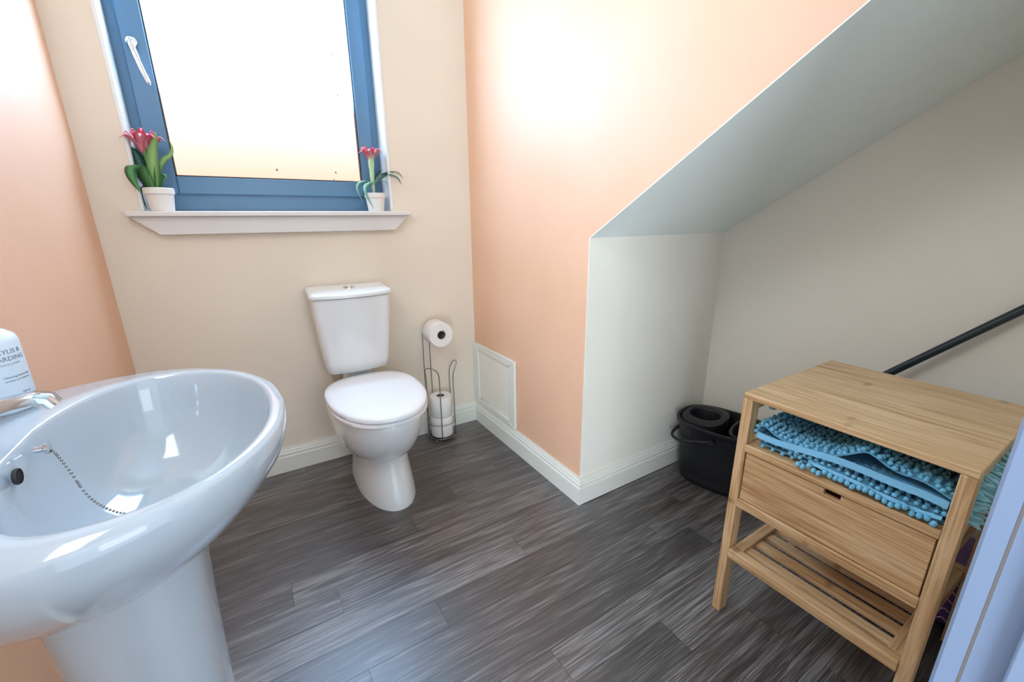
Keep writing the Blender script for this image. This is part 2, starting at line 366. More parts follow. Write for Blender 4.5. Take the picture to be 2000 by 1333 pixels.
def tankring(hw, yf, bow, z, r=.03, yb=-.012):
    pts = []
    def arc(cx, cy, a0, a1, rr, n=6):
        for k in range(n+1):
            a = a0+(a1-a0)*k/n; pts.append((cx+rr*math.cos(a), cy+rr*math.sin(a)))
    arc(hw-.012, yb-.012, PI/2, 0, .012); arc(hw-r, yf+r, 0, -PI/2, r)
    for k in range(1, 10):
        t = k/10; x = (hw-r)*(1-2*t); pts.append((x, yf-bow*(1-(2*t-1)**2)))
    arc(-hw+r, yf+r, -PI/2, -PI, r); arc(-hw+.012, yb-.012, PI, PI/2, .012)
    return [(TX-.006+x, y, z) for x, y in pts]
mesh('cistern', loft([tankring(.120, -.135, .010, .4545), tankring(.128, -.144, .012, .460), tankring(.134, -.150, .014, .50), tankring(.146, -.158, .016, .62), tankring(.155, -.163, .018, .74), tankring(.157, -.164, .018, .783)]), CERAMIC, toilet, smooth=True, auto=1.0)
def tilt(r_, k): return [(x, y, z+k*(y+.115)) for x, y, z in r_]
mesh('cistern_lid', loft([tankring(.158, -.166, .018, .7845), tankring(.163, -.170, .020, .787), tilt(tankring(.164, -.171, .020, .801), .06), tilt(tankring(.160, -.167, .019, .809), .10), tilt(tankring(.148, -.152, .018, .8135, yb=-.022), .10), tilt(tankring(.10, -.12, .012, .8155, yb=-.045), .08)]), CERAMIC, toilet, smooth=True, auto=1.0)
mesh('cistern_neck', loft([tankring(.062, -.10, .005, .395), tankring(.062, -.10, .005, .4545)]), CERAMIC, toilet, smooth=True, auto=1.0)
bt = mesh('flush_button', lathe([(.001, .0075), (.014, .0075), (.0155, .0055), (.0165, .0055), (.0175, .008), (.022, .007), (.023, 0)], (TX-.006, -.095, .8150), 'z', 28), CHROME, toilet, smooth=True, auto=.7, label='round chrome flush button')
mesh('button_split', box(TX-.0065, TX-.0055, -.109, -.081, .8223, .8229), DARK, bt)

# ---------------------------------------------------------------- basin
BX, BY = -1.17, -1.31
def spl(keys, n):
    return smoothline([(x, h, 0) for x, h in keys], n)
half = [(-1.392, .135), (-1.375, .150), (-1.34, .178), (-1.30, .207), (-1.258, .233), (-1.215, .250), (-1.17, .257), (-1.125, .251), (-1.085, .233), (-1.05, .207), (-1.02, .173), (-.995, .130), (-.975, .075), (-.967, .0)]
up = [Vector((p.x, BY+p.y)) for p in spl(half, 3)]; dn = [Vector((p.x, BY-p.y)) for p in spl(half, 3)]
OUT = up + dn[::-1][1:]                       # open along the wall side, closed by the straight back
CO = Vector((-1.21, BY))
def oring(s, z, c=CO, sb=None):
    out = []
    for p in OUT:
        q = c+(p-c)*s
        if q.x < c.x: q.x = c.x+(p.x-c.x)*(1 if sb is None else sb)
        out.append((q.x, q.y, z))
    return out
nO = len(OUT)
# inner outline with the same number of points, matched by angle
CI = Vector((-1.140, BY))
def inner(p):
    a = math.atan2(p.y-CI.y, p.x-CI.x); c, s = math.cos(a), math.sin(a)
    A = .152 if c > 0 else .108; Bq = .213; e = 2.15
    r = (abs(c/A)**e+abs(s/Bq)**e)**(-1/e)
    return Vector((c*r, s*r))
IN = [inner(p) for p in OUT]
def iring(s, z, dx=0):
    return [(CI.x+dx+q.x*s, CI.y+q.y*s, z) for q in IN]
basin = thing('wash_basin', (-1.26, BY, 0), 'white oval pedestal wash basin against the left peach wall', 'sink')
rings = [oring(.40, .686), oring(.48, .689), oring(.60, .700), oring(.71, .718), oring(.81, .742), oring(.90, .769), oring(.96, .791), oring(.990, .809), oring(1.0, .824), oring(.996, .835), oring(.985, .8395),
         iring(1.035, .8405), iring(1.012, .8395), iring(1.0, .835), iring(.975, .820), iring(.94, .795), iring(.88, .765), iring(.78, .738), iring(.62, .719), iring(.42, .708), iring(.20, .703), iring(.10, .702)]
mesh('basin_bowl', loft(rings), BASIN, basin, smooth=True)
mesh('drain', lathe([(.001, .004), (.018, .004), (.021, .0065), (.024, .003), (.024, -.004)], (CI.x, BY, .7025), 'z', 24), CHROME, basin, smooth=True, auto=.7)
def pring(hx, hy, z, cx=-1.185):
    out = []
    for k in range(40):
        a = 2*PI*k/40; c, s = math.cos(a), math.sin(a); e = 2.6
        out.append((cx+math.copysign(abs(c)**(2/e), c)*(hx if c > 0 else hx*.95), BY+math.copysign(abs(s)**(2/e), s)*hy, z))
    return out
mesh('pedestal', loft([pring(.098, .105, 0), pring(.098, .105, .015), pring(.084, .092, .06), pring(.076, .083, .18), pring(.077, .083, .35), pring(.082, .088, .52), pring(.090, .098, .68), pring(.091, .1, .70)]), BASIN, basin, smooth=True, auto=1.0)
mesh('overflow', lathe([(.0085, .002), (.0095, .0), (.0085, -.002), (.001, -.003)], (-1.2365, -1.345, .822), 'x', 20), DARK, basin, smooth=True, label='round overflow hole')
# plug chain
anc = mesh('chain_anchor', join(lathe([(.004, .0), (.0045, .008), (.0075, .010), (.0075, .013), (.001, .014)], (-1.2385, -1.287, .826), 'x', 16)), CHROME, basin, smooth=True, auto=.8)
path = smoothline([(-1.226, -1.287, .826), (-1.222, -1.286, .815), (-1.214, -1.290, .790), (-1.204, -1.298, .758), (-1.190, -1.306, .738), (-1.172, -1.310, .723), (-1.150, -1.310, .718)], 12)
BALL = []
acc = 0; last = path[0]
for p in path:
    if (p-last).length > .0030 or p is path[0]:
        last = p; BALL.append(lathe([(.0002, -.0018), (.0014, -.001), (.0018, 0), (.0014, .001), (.0002, .0018)], p, 'z', 6))
mesh('plug_chain', join(*BALL), WIRE, basin, smooth=True, kind='stuff', label='chrome bead plug chain')
mesh('plug', lathe([(.001, .009), (.003, .009), (.004, .005), (.017, .004), (.019, 0)], (CI.x, BY, .7085), 'z', 20), CHROME, basin, smooth=True, auto=.7)
# tap
tap = thing('basin_tap', (-1.32, BY, 0.84), 'chrome mixer tap on the back deck of the white basin', 'tap')
mesh('body', lathe([(.027, 0), (.027, .004), (.0225, .008), (.021, .03), (.021, .062), (.018, .068), (.001, .069)], (-1.325, BY, .8395), 'z', 28), CHROME, tap, smooth=True, auto=.7)
def rrect(c, t, w_, h_, up_=Vector((0, 0, 1))):
    s = t.cross(up_).normalized(); u3 = s.cross(t).normalized(); pts = []
    for a, b in [(-.5, -.3), (-.3, -.5), (.3, -.5), (.5, -.3), (.5, .2), (.32, .5), (-.32, .5), (-.5, .2)]:
        pts.append(c+s*a*w_+u3*b*h_)
    return pts
sp_ = [(x_-.018*(x_ > -1.32), z_, a_, b_) for x_, z_, a_, b_ in [(-1.325, .868, .034, .036), (-1.29, .880, .030, .026), (-1.25, .889, .028, .019), (-1.215, .896, .026, .014), (-1.198, .898, .026, .014), (-1.187, .894, .025, .014), (-1.183, .887, .024, .012)]]
cs = [Vector((x, BY, z)) for x, z, _, _ in sp_]
rg = []
for i, c in enumerate(cs):
    t = (cs[min(i+1, len(cs)-1)]-cs[max(i-1, 0)]).normalized(); rg.append(rrect(c, t, sp_[i][2], sp_[i][3]))
mesh('spout', loft(rg), TAPM, tap, smooth=True, auto=.9)
mesh('lever', join(tube([(-1.325, BY, .905), (-1.325, BY, .925)], .019, 20), tube(smoothline([(-1.325, BY, .925), (-1.30, BY, .94), (-1.27, BY, .952)], 4), [.011]*5+[.008]*4, 10)), CHROME, tap, smooth=True, auto=.8)

# ---------------------------------------------------------------- soap bottle
bx, by, bz, br = -1.305, -1.142, 0.8385, 0.0345
bot = thing('soap_bottle', (bx, by, bz), 'white pump soap bottle with grey lettering at the back corner of the basin', 'bottle')
mesh('bottle_body', lathe([(.001, 0), (br-.004, 0), (br, .004), (br, .098), (br-.002, .106), (br-.010, .113), (.014, .117), (.013, .120), (.001, .120)], (bx, by, bz), 'z', 36), BOTTLE, bot, smooth=True, auto=.9)
mesh('bottle_cap', lathe([(.0145, .1175), (.0145, .134), (.013, .137), (.005, .138), (.005, .155), (.012, .156), (.013, .166), (.001, .167)], (bx, by, bz), 'z', 24), CAP, bot, smooth=True, auto=.7, label='tan bottle cap')
def text_on_bottle(txt, size, z, ang0, name='lettering'):
    cu = bpy.data.curves.new('t', 'FONT'); cu.body = txt; cu.size = size; cu.align_x = 'CENTER'; cu.extrude = 0.0001; cu.resolution_u = 2
    o = bpy.data.objects.new('t', cu); C.objects.link(o); dg = bpy.context.evaluated_depsgraph_get()
    me = bpy.data.meshes.new_from_object(o.evaluated_get(dg)); bpy.data.objects.remove(o)
    vs = []
    for v in me.vertices:
        a = ang0+v.co.x/br; r = br+.0003+v.co.z
        vs.append((bx+r*math.cos(a), by+r*math.sin(a), bz+z+v.co.y))
    return vs, [tuple(p.vertices) for p in me.polygons]
A0 = math.atan2(-1.983-by, -.984-bx)+0.60
mesh('lettering', join(text_on_bottle('BAYLIS &', .0088, .084, A0), text_on_bottle('HARDING', .0088, .0745, A0), text_on_bottle('E N G L A N D', .0035, .0685, A0),
     text_on_bottle('cleansing hand wash', .0040, .051, A0+.1), text_on_bottle('jasmine and white tea', .0035, .046, A0+.1), text_on_bottle('500 ml', .0038, .027, A0+.2), text_on_bottle('luxury hand wash', .0036, .022, A0)), INK, bot, label='grey printed lettering')

# ---------------------------------------------------------------- toilet roll stand
cx, cy = -0.256, -0.098
st = thing('toilet_roll_stand', (cx, cy, 0), 'chrome wire toilet roll stand in the back corner beside the toilet', 'holder')
def circ(r, z, n=32): return [(cx+r*math.cos(2*PI*k/n), cy+r*math.sin(2*PI*k/n), z) for k in range(n)]
WR_ = .0024
mesh('base_ring', tube(circ(.069, .022), WR_, 8, True), WIRE, st, smooth=True)
mesh('base_cross', join(tube([(cx-.069, cy, .020), (cx+.069, cy, .020)], .002, 6), tube([(cx, cy-.069, .020), (cx, cy+.069, .020)], .002, 6), tube(circ(.035, .020, 20), .002, 6, True)), WIRE, st, smooth=True)
mesh('middle_ring', tube(circ(.068, .095), .0018, 8, True), WIRE, st, smooth=True)
for a in (225, 315, 45, 135):
    c, s = math.cos(math.radians(a)), math.sin(math.radians(a))
    mesh('foot', tube([(cx+.069*c+.008*math.cos(t)*c, cy+.069*s+.008*math.cos(t)*s, .0105+.0085*math.sin(t)) for t in [2*PI*k/14 for k in range(14)]], .002, 6, True), WIRE, st, smooth=True)
def loopwire(a1, a2, top, flare):
    P = lambda a, z, r=.0715: (cx+r*math.cos(math.radians(a)), cy+r*math.sin(math.radians(a)), z)
    am = (a1+a2)/2
    return smoothline([P(a1, .018), P(a1, .2), P(a1, top-.07), P(a1+(am-a1)*.12, top-.025, .0715+flare*.6), P(a1+(am-a1)*.5, top-.004, .0715+flare), P(am, top+.002, .0715+flare*1.1), P(a2+(am-a2)*.5, top-.004, .0715+flare), P(a2+(am-a2)*.12, top-.025, .0715+flare*.6), P(a2, top-.07), P(a2, .2), P(a2, .018)], 5)
mesh('side_loop', tube(loopwire(190, 250, .405, .012), WR_, 8), WIRE, st, smooth=True)
mesh('side_loop', tube(loopwire(-35, 20, .405, .018), WR_, 8), WIRE, st, smooth=True)
# tall upright pair with the roll arm
AX, AZ = -.250, .578
mesh('upright', tube(smoothline([(cx-.058, cy+.040, .02), (cx-.058, cy+.040, .3), (cx-.056, cy+.040, .50), (cx-.05, cy+.044, AZ-.012), (AX, -.035, AZ), (AX, -.06, AZ+.001), (AX, -.15, AZ), (AX+.001, -.172, AZ+.004), (AX+.001, -.178, AZ+.012)], 6), WR_, 8), WIRE, st, smooth=True)
mesh('upright', tube(smoothline([(cx-.012, cy+.070, .02), (cx-.012, cy+.070, .3), (cx-.012, cy+.070, .52), (cx-.009, cy+.068, AZ-.01), (AX+.002, -.035, AZ+.003)], 6), WR_, 8), WIRE, st, smooth=True)
def rollprof(ri, ro, h): return [(ri, -h/2), (ro-.002, -h/2), (ro, -h/2+.003), (ro, h/2-.003), (ro-.002, h/2), (ri, h/2), (ri, -h/2)]
def roll(name, c, axis, label, ro=.056, h=.098, group=None):
    r = thing(name, c, label, 'toilet roll', group)
    mesh('paper', lathe(rollprof(.021, ro, h), c, axis, 40), PAPER, r, smooth=True, auto=.7)
    mesh('core', lathe([(.0209, -h/2+.001), (.0209, h/2-.001), (.0195, h/2-.001), (.0195, -h/2+.001), (.0209, -h/2+.001)], c, axis, 28), CORE, r, smooth=True, auto=.7)
    return r
roll('toilet_roll', (AX, -.103, AZ-.0165), 'y', 'white toilet roll hanging on the top arm of the wire stand', .060)
roll('toilet_roll', (cx+.003, cy, .0755), 'z', 'lower spare white toilet roll inside the wire stand, standing on its base', .056, .105)
roll('toilet_roll', (cx+.003, cy, .1815), 'z', 'upper spare white toilet roll stacked on another inside the wire stand', .055, .105)

# ---------------------------------------------------------------- plants
def leaf(pts, w, thick=.0006, lift=None, per=5, side=None):
    c = smoothline(pts, per); L = len(c); V = []; F = []
    for i, p in enumerate(c):
        t = (c[min(i+1, L-1)]-c[max(i-1, 0)]).normalized(); f = i/(L-1)
        ww = w*max(.04, math.sin(PI*min(1, (f*.93+.07))**.75)) if f < 1 else w*.02
        sd = side or Vector((1, 0, 0))
        s = (sd-t*sd.dot(t)); s = s.normalized() if s.length > .05 else t.orthogonal().normalized()
        n = s.cross(t).normalized()
        V += [p-s*ww/2+n*ww*.13, p+n*-ww*.10+n*thick, p+s*ww/2+n*ww*.13, p-n*ww*.10-n*thick]
        if i:
            a, b = (i-1)*4, i*4
            F += [(a+k, a+(k+1) % 4, b+(k+1) % 4, b+k) for k in range(4)]
    F += [(0, 1, 2, 3), tuple((L-1)*4+k for k in (3, 2, 1, 0))]
    return V, F
def pot(o, c, r0, r1, h):
    p = mesh('pot', lathe([(.001, 0), (r0-.002, 0), (r0, .002), (r1-.004, h*.72), (r1-.0025, h*.72), (r1, h*.75), (r1, h-.002), (r1-.002, h), (r1-.004, h), (r1-.006, h*.8), (.001, h*.8)], c, 'z', 36), POT, o, smooth=True, auto=.6)
    mesh('soil', lathe([(.001, h*.86), (r1*.5, h*.87), (r1-.005, h*.84)], c, 'z', 24), SOIL, o, smooth=True)
def bloom(o, c, R, n, m1, m2, seed):
    rd = random.Random(seed)
    for lay, (nn, rr, up0) in enumerate([(n, 1.0, .85), (n-1, .80, 1.7), (5, .50, 3.0)]):
        for k in range(nn):
            a = 2*PI*(k+.5*lay)/nn+rd.uniform(-.2, .2); q = rr*R*rd.uniform(.85, 1.1)
            d = Vector((math.cos(a), math.sin(a), 0)); z = Vector((0, 0, 1)); b = Vector(c)
            pts = [b+z*-.022*R/.045, b+d*q*.28+z*q*.10*up0, b+d*q*.62+z*q*(.30*up0+.12), b+d*q*.88+z*q*(.52*up0+.08), b+d*q*1.12+z*q*(.46*up0-.08)]
            mesh('petal', leaf(pts, q*.52, .0005, side=z.cross(d)), m1 if rd.random() < .6 else m2, o, smooth=True)
Y1 = -.008
p1 = thing('potted_flower', (-1.206, Y1, 1.1268), 'pink artificial flower in a white pot on the left end of the sill', 'plant')
pot(p1, (-1.206, Y1, 1.1268), .0345, .0445, .077)
bloom(p1, (-1.217, Y1, 1.338), .056, 8, PETAL, PETALL, 3)
def lv(o, pts, w, m, per=5): mesh('leaf', leaf(pts, w, per=per), m, o, smooth=True)
mesh('stem', tube([(-1.214, Y1, 1.19), (-1.216, Y1+.004, 1.27), (-1.217, Y1, 1.34)], [.006, .007, .012], 10), LEAF, p1, smooth=True)
lv(p1, [(-1.214, Y1-.006, 1.195), (-1.208, Y1-.016, 1.25), (-1.196, Y1-.022, 1.315), (-1.183, Y1-.030, 1.352), (-1.174, Y1-.035, 1.379)], .030, LEAFL)
lv(p1, [(-1.208, Y1-.005, 1.195), (-1.199, Y1-.014, 1.235), (-1.192, Y1-.016, 1.28), (-1.188, Y1-.016, 1.312)], .020, LEAF)
lv(p1, [(-1.2, Y1, 1.20), (-1.193, Y1, 1.262), (-1.171, Y1, 1.298), (-1.154, Y1, 1.310), (-1.143, Y1, 1.335), (-1.147, Y1, 1.366)], .017, LEAFL)
lv(p1, [(-1.198, Y1-.004, 1.195), (-1.192, Y1-.01, 1.235), (-1.181, Y1-.016, 1.248), (-1.177, Y1-.02, 1.236), (-1.187, Y1-.022, 1.219)], .013, LEAF)
lv(p1, [(-1.218, Y1-.006, 1.195), (-1.236, Y1-.02, 1.262), (-1.256, Y1-.034, 1.268), (-1.264, Y1-.046, 1.245), (-1.258, Y1-.050, 1.212), (-1.247, Y1-.052, 1.184)], .036, LEAF)
lv(p1, [(-1.222, Y1+.006, 1.195), (-1.238, Y1+.014, 1.255), (-1.248, Y1+.02, 1.31), (-1.256, Y1+.022, 1.335)], .046, LEAFD)
lv(p1, [(-1.225, Y1+.004, 1.195), (-1.205, Y1+.02, 1.26), (-1.195, Y1+.03, 1.32)], .034, LEAFD)
lv(p1, [(-1.235, Y1+.01, 1.200), (-1.257, Y1+.012, 1.205), (-1.259, Y1+.012, 1.18), (-1.250, Y1+.01, 1.134)], .016, LEAFD)
Y2 = .018
p2 = thing('potted_flower', (-.456, Y2, 1.1268), 'pale pink artificial flower in a white pot on the right end of the sill', 'plant')
pot(p2, (-.456, Y2, 1.1268), .0335, .0445, .077)
bloom(p2, (-.460, Y2, 1.352), .050, 7, PETALL, PETAL, 9)
mesh('stem', tube(smoothline([(-.459, Y2, 1.19), (-.461, Y2, 1.25), (-.4605, Y2, 1.30), (-.459, Y2, 1.345), (-.457, Y2-.004, 1.375)], 3), [.004]*2+[.007]*2+[.0095]*3+[.0125]*3+[.014]*2+[.004], 12), STEM, p2, smooth=True)
for pts, w_, m_ in [([(-.459, Y2, 1.24), (-.428, Y2-.006, 1.276), (-.392, Y2-.018, 1.291), (-.357, Y2-.032, 1.292), (-.338, Y2-.05, 1.263)], .015, LEAFG),
                    ([(-.459, Y2, 1.24), (-.410, Y2-.012, 1.280), (-.367, Y2-.04, 1.273), (-.352, Y2-.06, 1.237)], .017, LEAFG),
                    ([(-.459, Y2, 1.24), (-.436, Y2-.02, 1.256), (-.415, Y2-.035, 1.254), (-.412, Y2-.045, 1.222)], .010, LEAFT),
                    ([(-.459, Y2, 1.24), (-.476, Y2-.012, 1.247), (-.503, Y2-.03, 1.226), (-.503, Y2-.045, 1.190), (-.480, Y2-.05, 1.137)], .020, LEAFT),
                    ([(-.459, Y2, 1.24), (-.498, Y2-.01, 1.252), (-.529, Y2-.02, 1.237), (-.535, Y2-.03, 1.208), (-.518, Y2-.035, 1.161)], .014, LEAFT),
                    ([(-.461, Y2, 1.245), (-.50, Y2-.004, 1.253), (-.547, Y2-.01, 1.247)], .009, LEAFT),
                    ([(-.457, Y2, 1.24), (-.432, Y2+.01, 1.290), (-.408, Y2+.02, 1.304)], .010, LEAFD)]:
    lv(p2, pts, w_, m_)

# ---------------------------------------------------------------- mop bucket
ca, sa = math.cos(math.radians(-13)), math.sin(math.radians(-13))
BC = Vector((.588, -1.083))
def bp(x, y, z): return (BC.x+x*ca-y*sa*-1*-1, BC.y+x*sa*-1*-1+y*ca, z) if False else (BC.x+x*math.cos(BR)-y*math.sin(BR), BC.y+x*math.sin(BR)+y*math.cos(BR), z)
BR = math.radians(13)
def brg(hx, hy, z, cx_=0, cy_=0, n=48, e=2.7):
    return [bp(cx_+math.copysign(abs(math.cos(a))**(2/e), math.cos(a))*hx, cy_+math.copysign(abs(math.sin(a))**(2/e), math.sin(a))*hy, z) for a in [2*PI*k/n for k in range(n)]]
bk = thing('mop_bucket', (BC.x, BC.y, 0), 'black oval plastic mop bucket in the corner of the recess', 'bucket')
mesh('bucket_body', loft([brg(.094, .138, 0), brg(.098, .142, .004), brg(.108, .152, .12), brg(.118, .162, .245), brg(.128, .170, .262), brg(.132, .174, .266), brg(.132, .174, .276), brg(.127, .169, .279), brg(.120, .162, .276), brg(.114, .156, .24), brg(.100, .142, .02), brg(.05, .07, .012)]), BLACKP, bk, smooth=True, auto=.9)
# wringer insert with a round opening at the far end and an open well at the near end
cyw = .070
def wr_ring(t, z):  # blend from circle r=.052 to the outer D outline
    out = []
    for k in range(48):
        a = 2*PI*k/48; c, s = math.cos(a), math.sin(a)
        xi, yi = .060*c, cyw+.060*s
        xo, yo = math.copysign(abs(c)**.74, c)*.110, cyw-.004+math.copysign(abs(s)**.74, s)*(.086 if s > 0 else .080)
        out.append(bp(xi+(xo-xi)*t, yi+(yo-yi)*t, z))
    return out
mesh('wringer', loft([wr_ring(1, .200), wr_ring(1, .272), wr_ring(.97, .283), wr_ring(.55, .287), wr_ring(.2, .289), wr_ring(.05, .287), wr_ring(0, .280), wr_ring(-.05, .24), wr_ring(-.25, .17), wr_ring(-.6, .15)], False, True), BLACKP, bk, smooth=True, auto=1.0)
mesh('splash_guard', join(loft([brg(.104, .052, .205, 0, -.098), brg(.106, .053, .272, 0, -.098), brg(.110, .056, .277, 0, -.098), brg(.098, .045, .279, 0, -.098), brg(.094, .042, .262, 0, -.098), brg(.08, .035, .21, 0, -.098)], False, False)), BLACKP, bk, smooth=True, auto=1.0)
bail = smoothline([bp(-.131, -.01, .236), bp(-.134, .06, .214), bp(-.126, .125, .196), bp(-.075, .172, .184), bp(0, .186, .180), bp(.075, .172, .184), bp(.126, .125, .196), bp(.134, .06, .214), bp(.131, -.01, .236)], 6)
mesh('handle', tube(bail, .0065, 8), BLACKP, bk, smooth=True)
for s in (-1, 1):
    mesh('handle_lug', join(tube([bp(s*.120, -.01, .236), bp(s*.139, -.01, .236)], .011, 14)), BLACKP, bk, smooth=True, auto=.8)

# ---------------------------------------------------------------- mop
mp = thing('mop', (.62, -1.08, .12), 'dark mop with a long black pole leaning from the bucket along the recess wall', 'mop')
P0, P1 = Vector((.63, -1.095, .135)), Vector((.7355, -1.93, 1.034))
dv = (P1-P0).normalized()
mesh('pole', tube([P0, P1], .0115, 20), POLE, mp, smooth=True, auto=.8)
STR = []
for k in range(26):
    a = 2*PI*k/26; rr = .028+.012*random.random()
    STR.append(tube(smoothline([P0+dv*.03, P0+Vector((math.cos(a)*rr*.6, math.sin(a)*rr*.6, -.01)), P0+Vector((math.cos(a)*rr, math.sin(a)*rr, -.06)), P0+Vector((math.cos(a)*rr, math.sin(a)*rr, -.105))], 3), .0042, 6))
mesh('mop_strands', join(*STR), mat('grey_mop_yarn', (.45, .45, .44), .95), mp, smooth=True, kind='stuff')

# ---------------------------------------------------------------- bamboo table
X0, X1, YA, YB, ZT = 0.016, 0.470, -1.455, -1.866, 0.672
tb = thing('bamboo_side_table', ((X0+X1)/2, (YA+YB)/2, 0), 'light bamboo side table with one drawer and slatted bottom shelf, beside the doorway', 'table')
bam = lambda n, b, ax, bev=.0018, **k: mesh(n, b, BAM[ax], tb, bev=bev, **k)
bam('tabletop', box(X0, X1, YB, YA, ZT-.015, ZT), 1, .002)
lw, ld = .023, .036
for x in (X0, X1-ld):
    for y in (YA-lw, YB):
        bam('leg', box(x, x+ld, y, y+lw, 0, ZT-.0152), 2)
yi0, yi1 = YB+lw+.0003, YA-lw-.0003
def rail(z0, z1, x=X0, d=.022): return box(x, x+d, yi0, yi1, z0, z1)
bam('front_rail', rail(.357, .380, X0-.002, .024), 1); bam('front_rail', rail(.194, .221, X0-.004, .026), 1)
bam('back_rail', rail(.357, .380, X1-.024), 1); bam('back_rail', rail(.194, .221, X1-.024), 1); bam('back_rail', rail(.62, .656, X1-.024, .016), 1)
bam('shelf', box(X0-.001, X1-.004, yi0, yi1, .518, .538), 1)
for y in (yi0, yi1-.026):
    bam('side_rail', box(X0+.023, X1-.025, y, y+.026, .195, .220), 0)
    bam('side_rail', box(X0+.023, X1-.025, y+.002, y+.018, .358, .379), 0)
for y in (YB+.003, YA-.021):
    bam('top_side_rail', box(X0+ld+.0003, X1-ld-.0003, y, y+.018, .627, .6565), 0)
    bam('side_rail', box(X0+ld+.0003, X1-ld-.0003, y, y+.0185, .519, .537), 0)
nS = 8; pitch = (X1-.025-(X0+.024))/nS
for k in range(nS):
    xx = X0+.024+pitch*(k+.25)
    bam('slat', box(xx, xx+pitch*.56, yi0+.0262, yi1-.0262, .200, .212), 1, .001)
# drawer with a finger notch in the top edge
dr_y0, dr_y1, nz0, nz1 = yi0+.003, yi1-.003, .382, .5145
n0, n1, nd = -1.688, -1.656, .0145
fr = [(dr_y0, nz0), (dr_y1, nz0), (dr_y1, nz1), (n1, nz1), (n1, nz1-nd+.003), (n1-.003, nz1-nd), (n0+.003, nz1-nd), (n0, nz1-nd+.003), (n0, nz1), (dr_y0, nz1)]
dw = mesh('drawer', join(prism(fr, 0, X0+.004, X0+.016)), BAM[1], tb, bev=.001)
mesh('drawer_box', join(box(X0+.0162, X1-.04, dr_y0+.003, dr_y0+.013, .384, .495), box(X0+.0162, X1-.04, dr_y1-.013, dr_y1-.003, .384, .495), box(X1-.05, X1-.04, dr_y0+.013, dr_y1-.013, .384, .495), box(X0+.0162, X1-.04, dr_y0+.013, dr_y1-.013, .384, .389)), BAM[0], dw)

# ---------------------------------------------------------------- bath mats folded in the open shelf
def offset_line(c, d):
    out = []
    for i, p in enumerate(c):
        t = (c[min(i+1, len(c)-1)]-c[max(i-1, 0)]).normalized(); n = Vector((0, -t.z, t.y)); out.append(p+n*d)
    return out
ICO = bmesh.new(); bmesh.ops.create_icosphere(ICO, subdivisions=1, radius=1)
IV = [v.co.copy() for v in ICO.verts]; IF = [tuple(v.index for v in f.verts) for f in ICO.faces]; ICO.free()
def blob(V, F, p, d, r, ln):
    q = Vector((0, 0, 1)).rotation_difference(d); n = len(V)
    for v in IV:
        V.append(tuple(Vector(p)+q @ Vector((v.x*r, v.y*r, v.z*ln))))
    F += [tuple(i+n for i in f) for f in IF]
XF = X0+.014
def sheet(line, x0, x1, th, wob=.003):
    nx = 16; rings = []
    a = offset_line(line, th/2); b = offset_line(line, -th/2); prof = a+b[::-1]
    for k in range(nx+1):
        x = x0+(x1-x0)*k/nx; rings.append([Vector((x, p.y, p.z+wob*math.sin(k*.9+p.y*31)*(k > 0))) for p in prof])
    return loft(rings)
def pile(line, x0, x1, sign, V, F, seed, r=.0062, step=.0118, zmax=.652, zmin=.5445, bleed=0):
    rd = random.Random(seed); s = 0
    for i in range(1, len(line)):
        s += (line[i]-line[i-1]).length
        if s < step: continue
        s = 0; t = (line[i]-line[i-1]).normalized(); n = Vector((0, -t.z, t.y))*sign
        x = x0+rd.uniform(0, .006)
        while x < x1:
            d = (n+Vector((rd.uniform(-.5, .3) if x > x0+.012 else -.75, rd.uniform(-.4, .4), rd.uniform(-.3, .3)))).normalized()
            p = line[i]+Vector((0, rd.uniform(-.003, .003), 0)); p.x = x; p = p+d*(r*.9)
            if zmin+r < p.z < zmax-r*.5 and YB+.026 < p.y < YA-.026:
                blob(V, F, p, d, r*rd.uniform(.8, 1.05), r*rd.uniform(1.1, 1.5))
            x += step*rd.uniform(.85, 1.1)
def yz(L_): return smoothline([(0, y, z) for y, z in L_], 10)
m1 = thing('bath_mat', (X0+.2, -1.66, .59), 'upper blue bobble bath mat folded in a loop inside the bamboo table', 'bath mat')
lineA = yz([(-1.850, .594), (-1.824, .604), (-1.799, .611), (-1.757, .611), (-1.720, .626), (-1.703, .625), (-1.677, .606), (-1.648, .590), (-1.58, .580), (-1.537, .586), (-1.511, .598), (-1.499, .595), (-1.494, .580), (-1.506, .568), (-1.549, .569), (-1.61, .577), (-1.665, .583), (-1.715, .584), (-1.762, .584), (-1.804, .585), (-1.846, .583)])
mesh('backing', sheet(lineA, XF, .43, .0032), MATB, m1, smooth=True, auto=.9)
V, F = [], []
pile(lineA, XF+.004, .43, 1, V, F, 1, .0058, .0104)
mesh('pile', (V, F), PILE, m1, smooth=True, kind='stuff')
V, F = [], []
lineT = yz([(-1.560, .640), (-1.53, .640), (-1.50, .630), (-1.490, .618)])
mesh('backing', sheet(lineT, XF+.07, .43, .003), MATB, m1, smooth=True, auto=.9)
pile(lineT, XF+.06, .43, 1, V, F, 5, .0050, .0095, zmax=.6545)
mesh('pile', (V, F), FRINGE, m1, smooth=True, kind='stuff')  # paler tufts: light caught at the mat's back, put into the colour
def hem(line, x, h0, h1, name, parent):
    rings = []
    for i, p in enumerate(line):
        rings.append([(x, p.y, p.z+h0), (x+.004, p.y, p.z+h1), (x+.0055, p.y, p.z+h1), (x+.0018, p.y, p.z+h0)])
    mesh(name, loft(rings), HEM, parent, smooth=True, auto=.8)
hb = yz([(-1.496, .575), (-1.52, .574), (-1.549, .575), (-1.61, .583), (-1.665, .590), (-1.715, .591), (-1.762, .590), (-1.804, .591), (-1.840, .588)])
hem(hb, XF-.006, -.0095, .004, 'hem', m1)
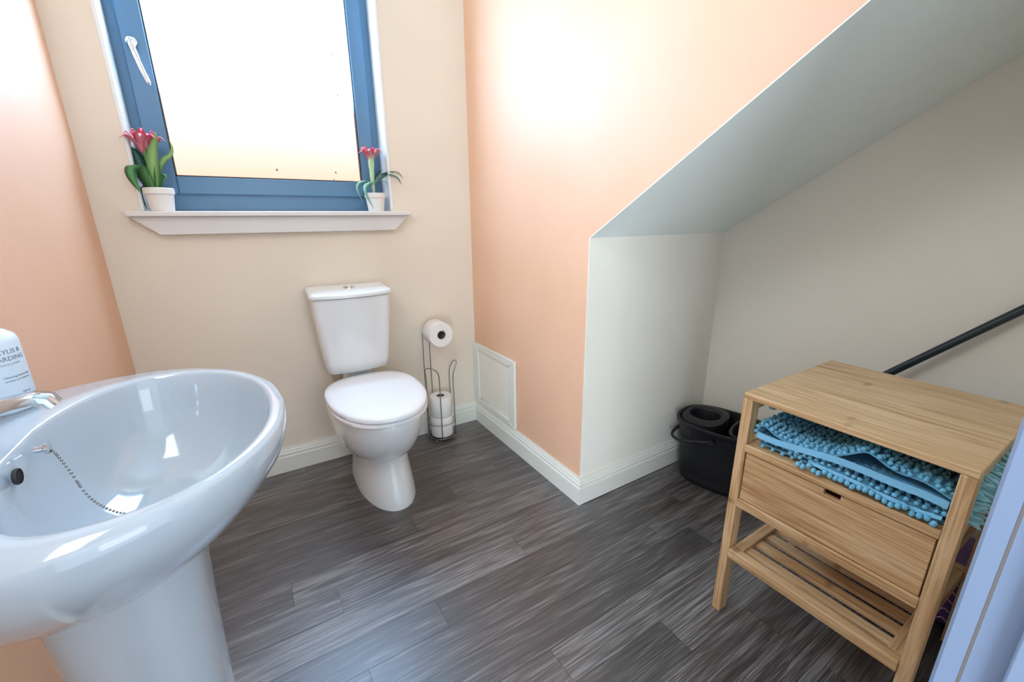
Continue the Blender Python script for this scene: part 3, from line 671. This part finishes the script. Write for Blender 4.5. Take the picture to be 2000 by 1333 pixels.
m2 = thing('bath_mat', (X0+.2, -1.72, .545), 'lower blue bobble bath mat lying flat on the shelf of the bamboo table', 'bath mat')
lineC = yz([(-1.560, .563), (-1.60, .562), (-1.631, .561), (-1.696, .561), (-1.746, .558), (-1.783, .557), (-1.83, .560), (-1.846, .562)])
lineD = yz([(-1.50, .549), (-1.60, .550), (-1.69, .552), (-1.75, .549), (-1.788, .5455), (-1.806, .5430), (-1.829, .5435), (-1.846, .543)])
mesh('backing', sheet(lineC, XF, .43, .003, .001), MATB, m2, smooth=True, auto=.9)
mesh('backing', sheet(lineD, XF+.004, .43, .0025, .0006), MATB, m2, smooth=True, auto=.9)
hem(yz([(-1.62, .5595), (-1.70, .559), (-1.746, .556), (-1.80, .555), (-1.838, .559)]), XF-.012, -.003, .003, 'hem', m2)
V, F = [], []
pile(lineC, XF+.003, .16, 1, V, F, 11, .0058, zmin=.538); pile(lineC, XF, .16, -1, V, F, 12, .0055, zmin=.536)
pile(lineD, XF+.003, .10, 1, V, F, 13, .0050, zmin=.538)
# bobbles hanging over the front lip
rd = random.Random(4)
y = -1.60
while y > -1.84:
    fz = .542+.010*rd.random(); blob(V, F, Vector((XF-.018+rd.uniform(0, .004), y, fz+.004)), Vector((-1, rd.uniform(-.4, .4), -.5)).normalized(), .0058, .0085); y -= .0105
mesh('pile', (V, F), PILE, m2, smooth=True, kind='stuff')
# loose ends poking out of the open right side
V, F = [], []
for k in range(420):
    x = rd.uniform(.055, .40); z = rd.uniform(.548, .640); L_ = rd.uniform(.010, .018)
    if x > .39: continue
    d = Vector((rd.uniform(-.4, .2), -1, rd.uniform(-.5, .3))).normalized()
    blob(V, F, Vector((x, YB+.008+rd.uniform(-.014, .006), z-.010*(z < .58))), d, .0034, L_)
mesh('side_fringe', (V, F), FRINGE, m1, smooth=True, kind='stuff', label='pale blue chenille tufts sticking out of the side')
mesh('side_backing', box(.055, .40, YB+.004, YB+.009, .545, .64), FRINGE, m1)

# ---------------------------------------------------------------- purple packet behind the table
pk = thing('plastic_packet', (.585, -1.74, 0), 'purple plastic packet with white print on the floor behind the bamboo table', 'packet')
def pkring(x, s): 
    return [(x, -1.735+math.copysign(abs(math.cos(a))**.6, math.cos(a))*.170*s, .098+math.copysign(abs(math.sin(a))**.6, math.sin(a))*.0975*s) for a in [2*PI*k/36 for k in range(36)]]
mesh('wrapper', loft([pkring(.478, .80), pkring(.484, .93), pkring(.50, .99), pkring(.58, 1.0), pkring(.67, .99), pkring(.69, .93), pkring(.70, .8)]), PURPLE, pk, smooth=True, auto=1.2)
PR = []
for k in range(5):
    z = .03+.030*k
    for j in range(7):
        y = -1.61-.035*j; PR.append(tube(smoothline([(.4768, y, z), (.4768, y-.008, z+.008), (.4768, y-.017, z+.002), (.4768, y-.024, z+.009)], 3), .0016, 5))
mesh('print', join(*PR), PRINT, pk, label='white swirling print')
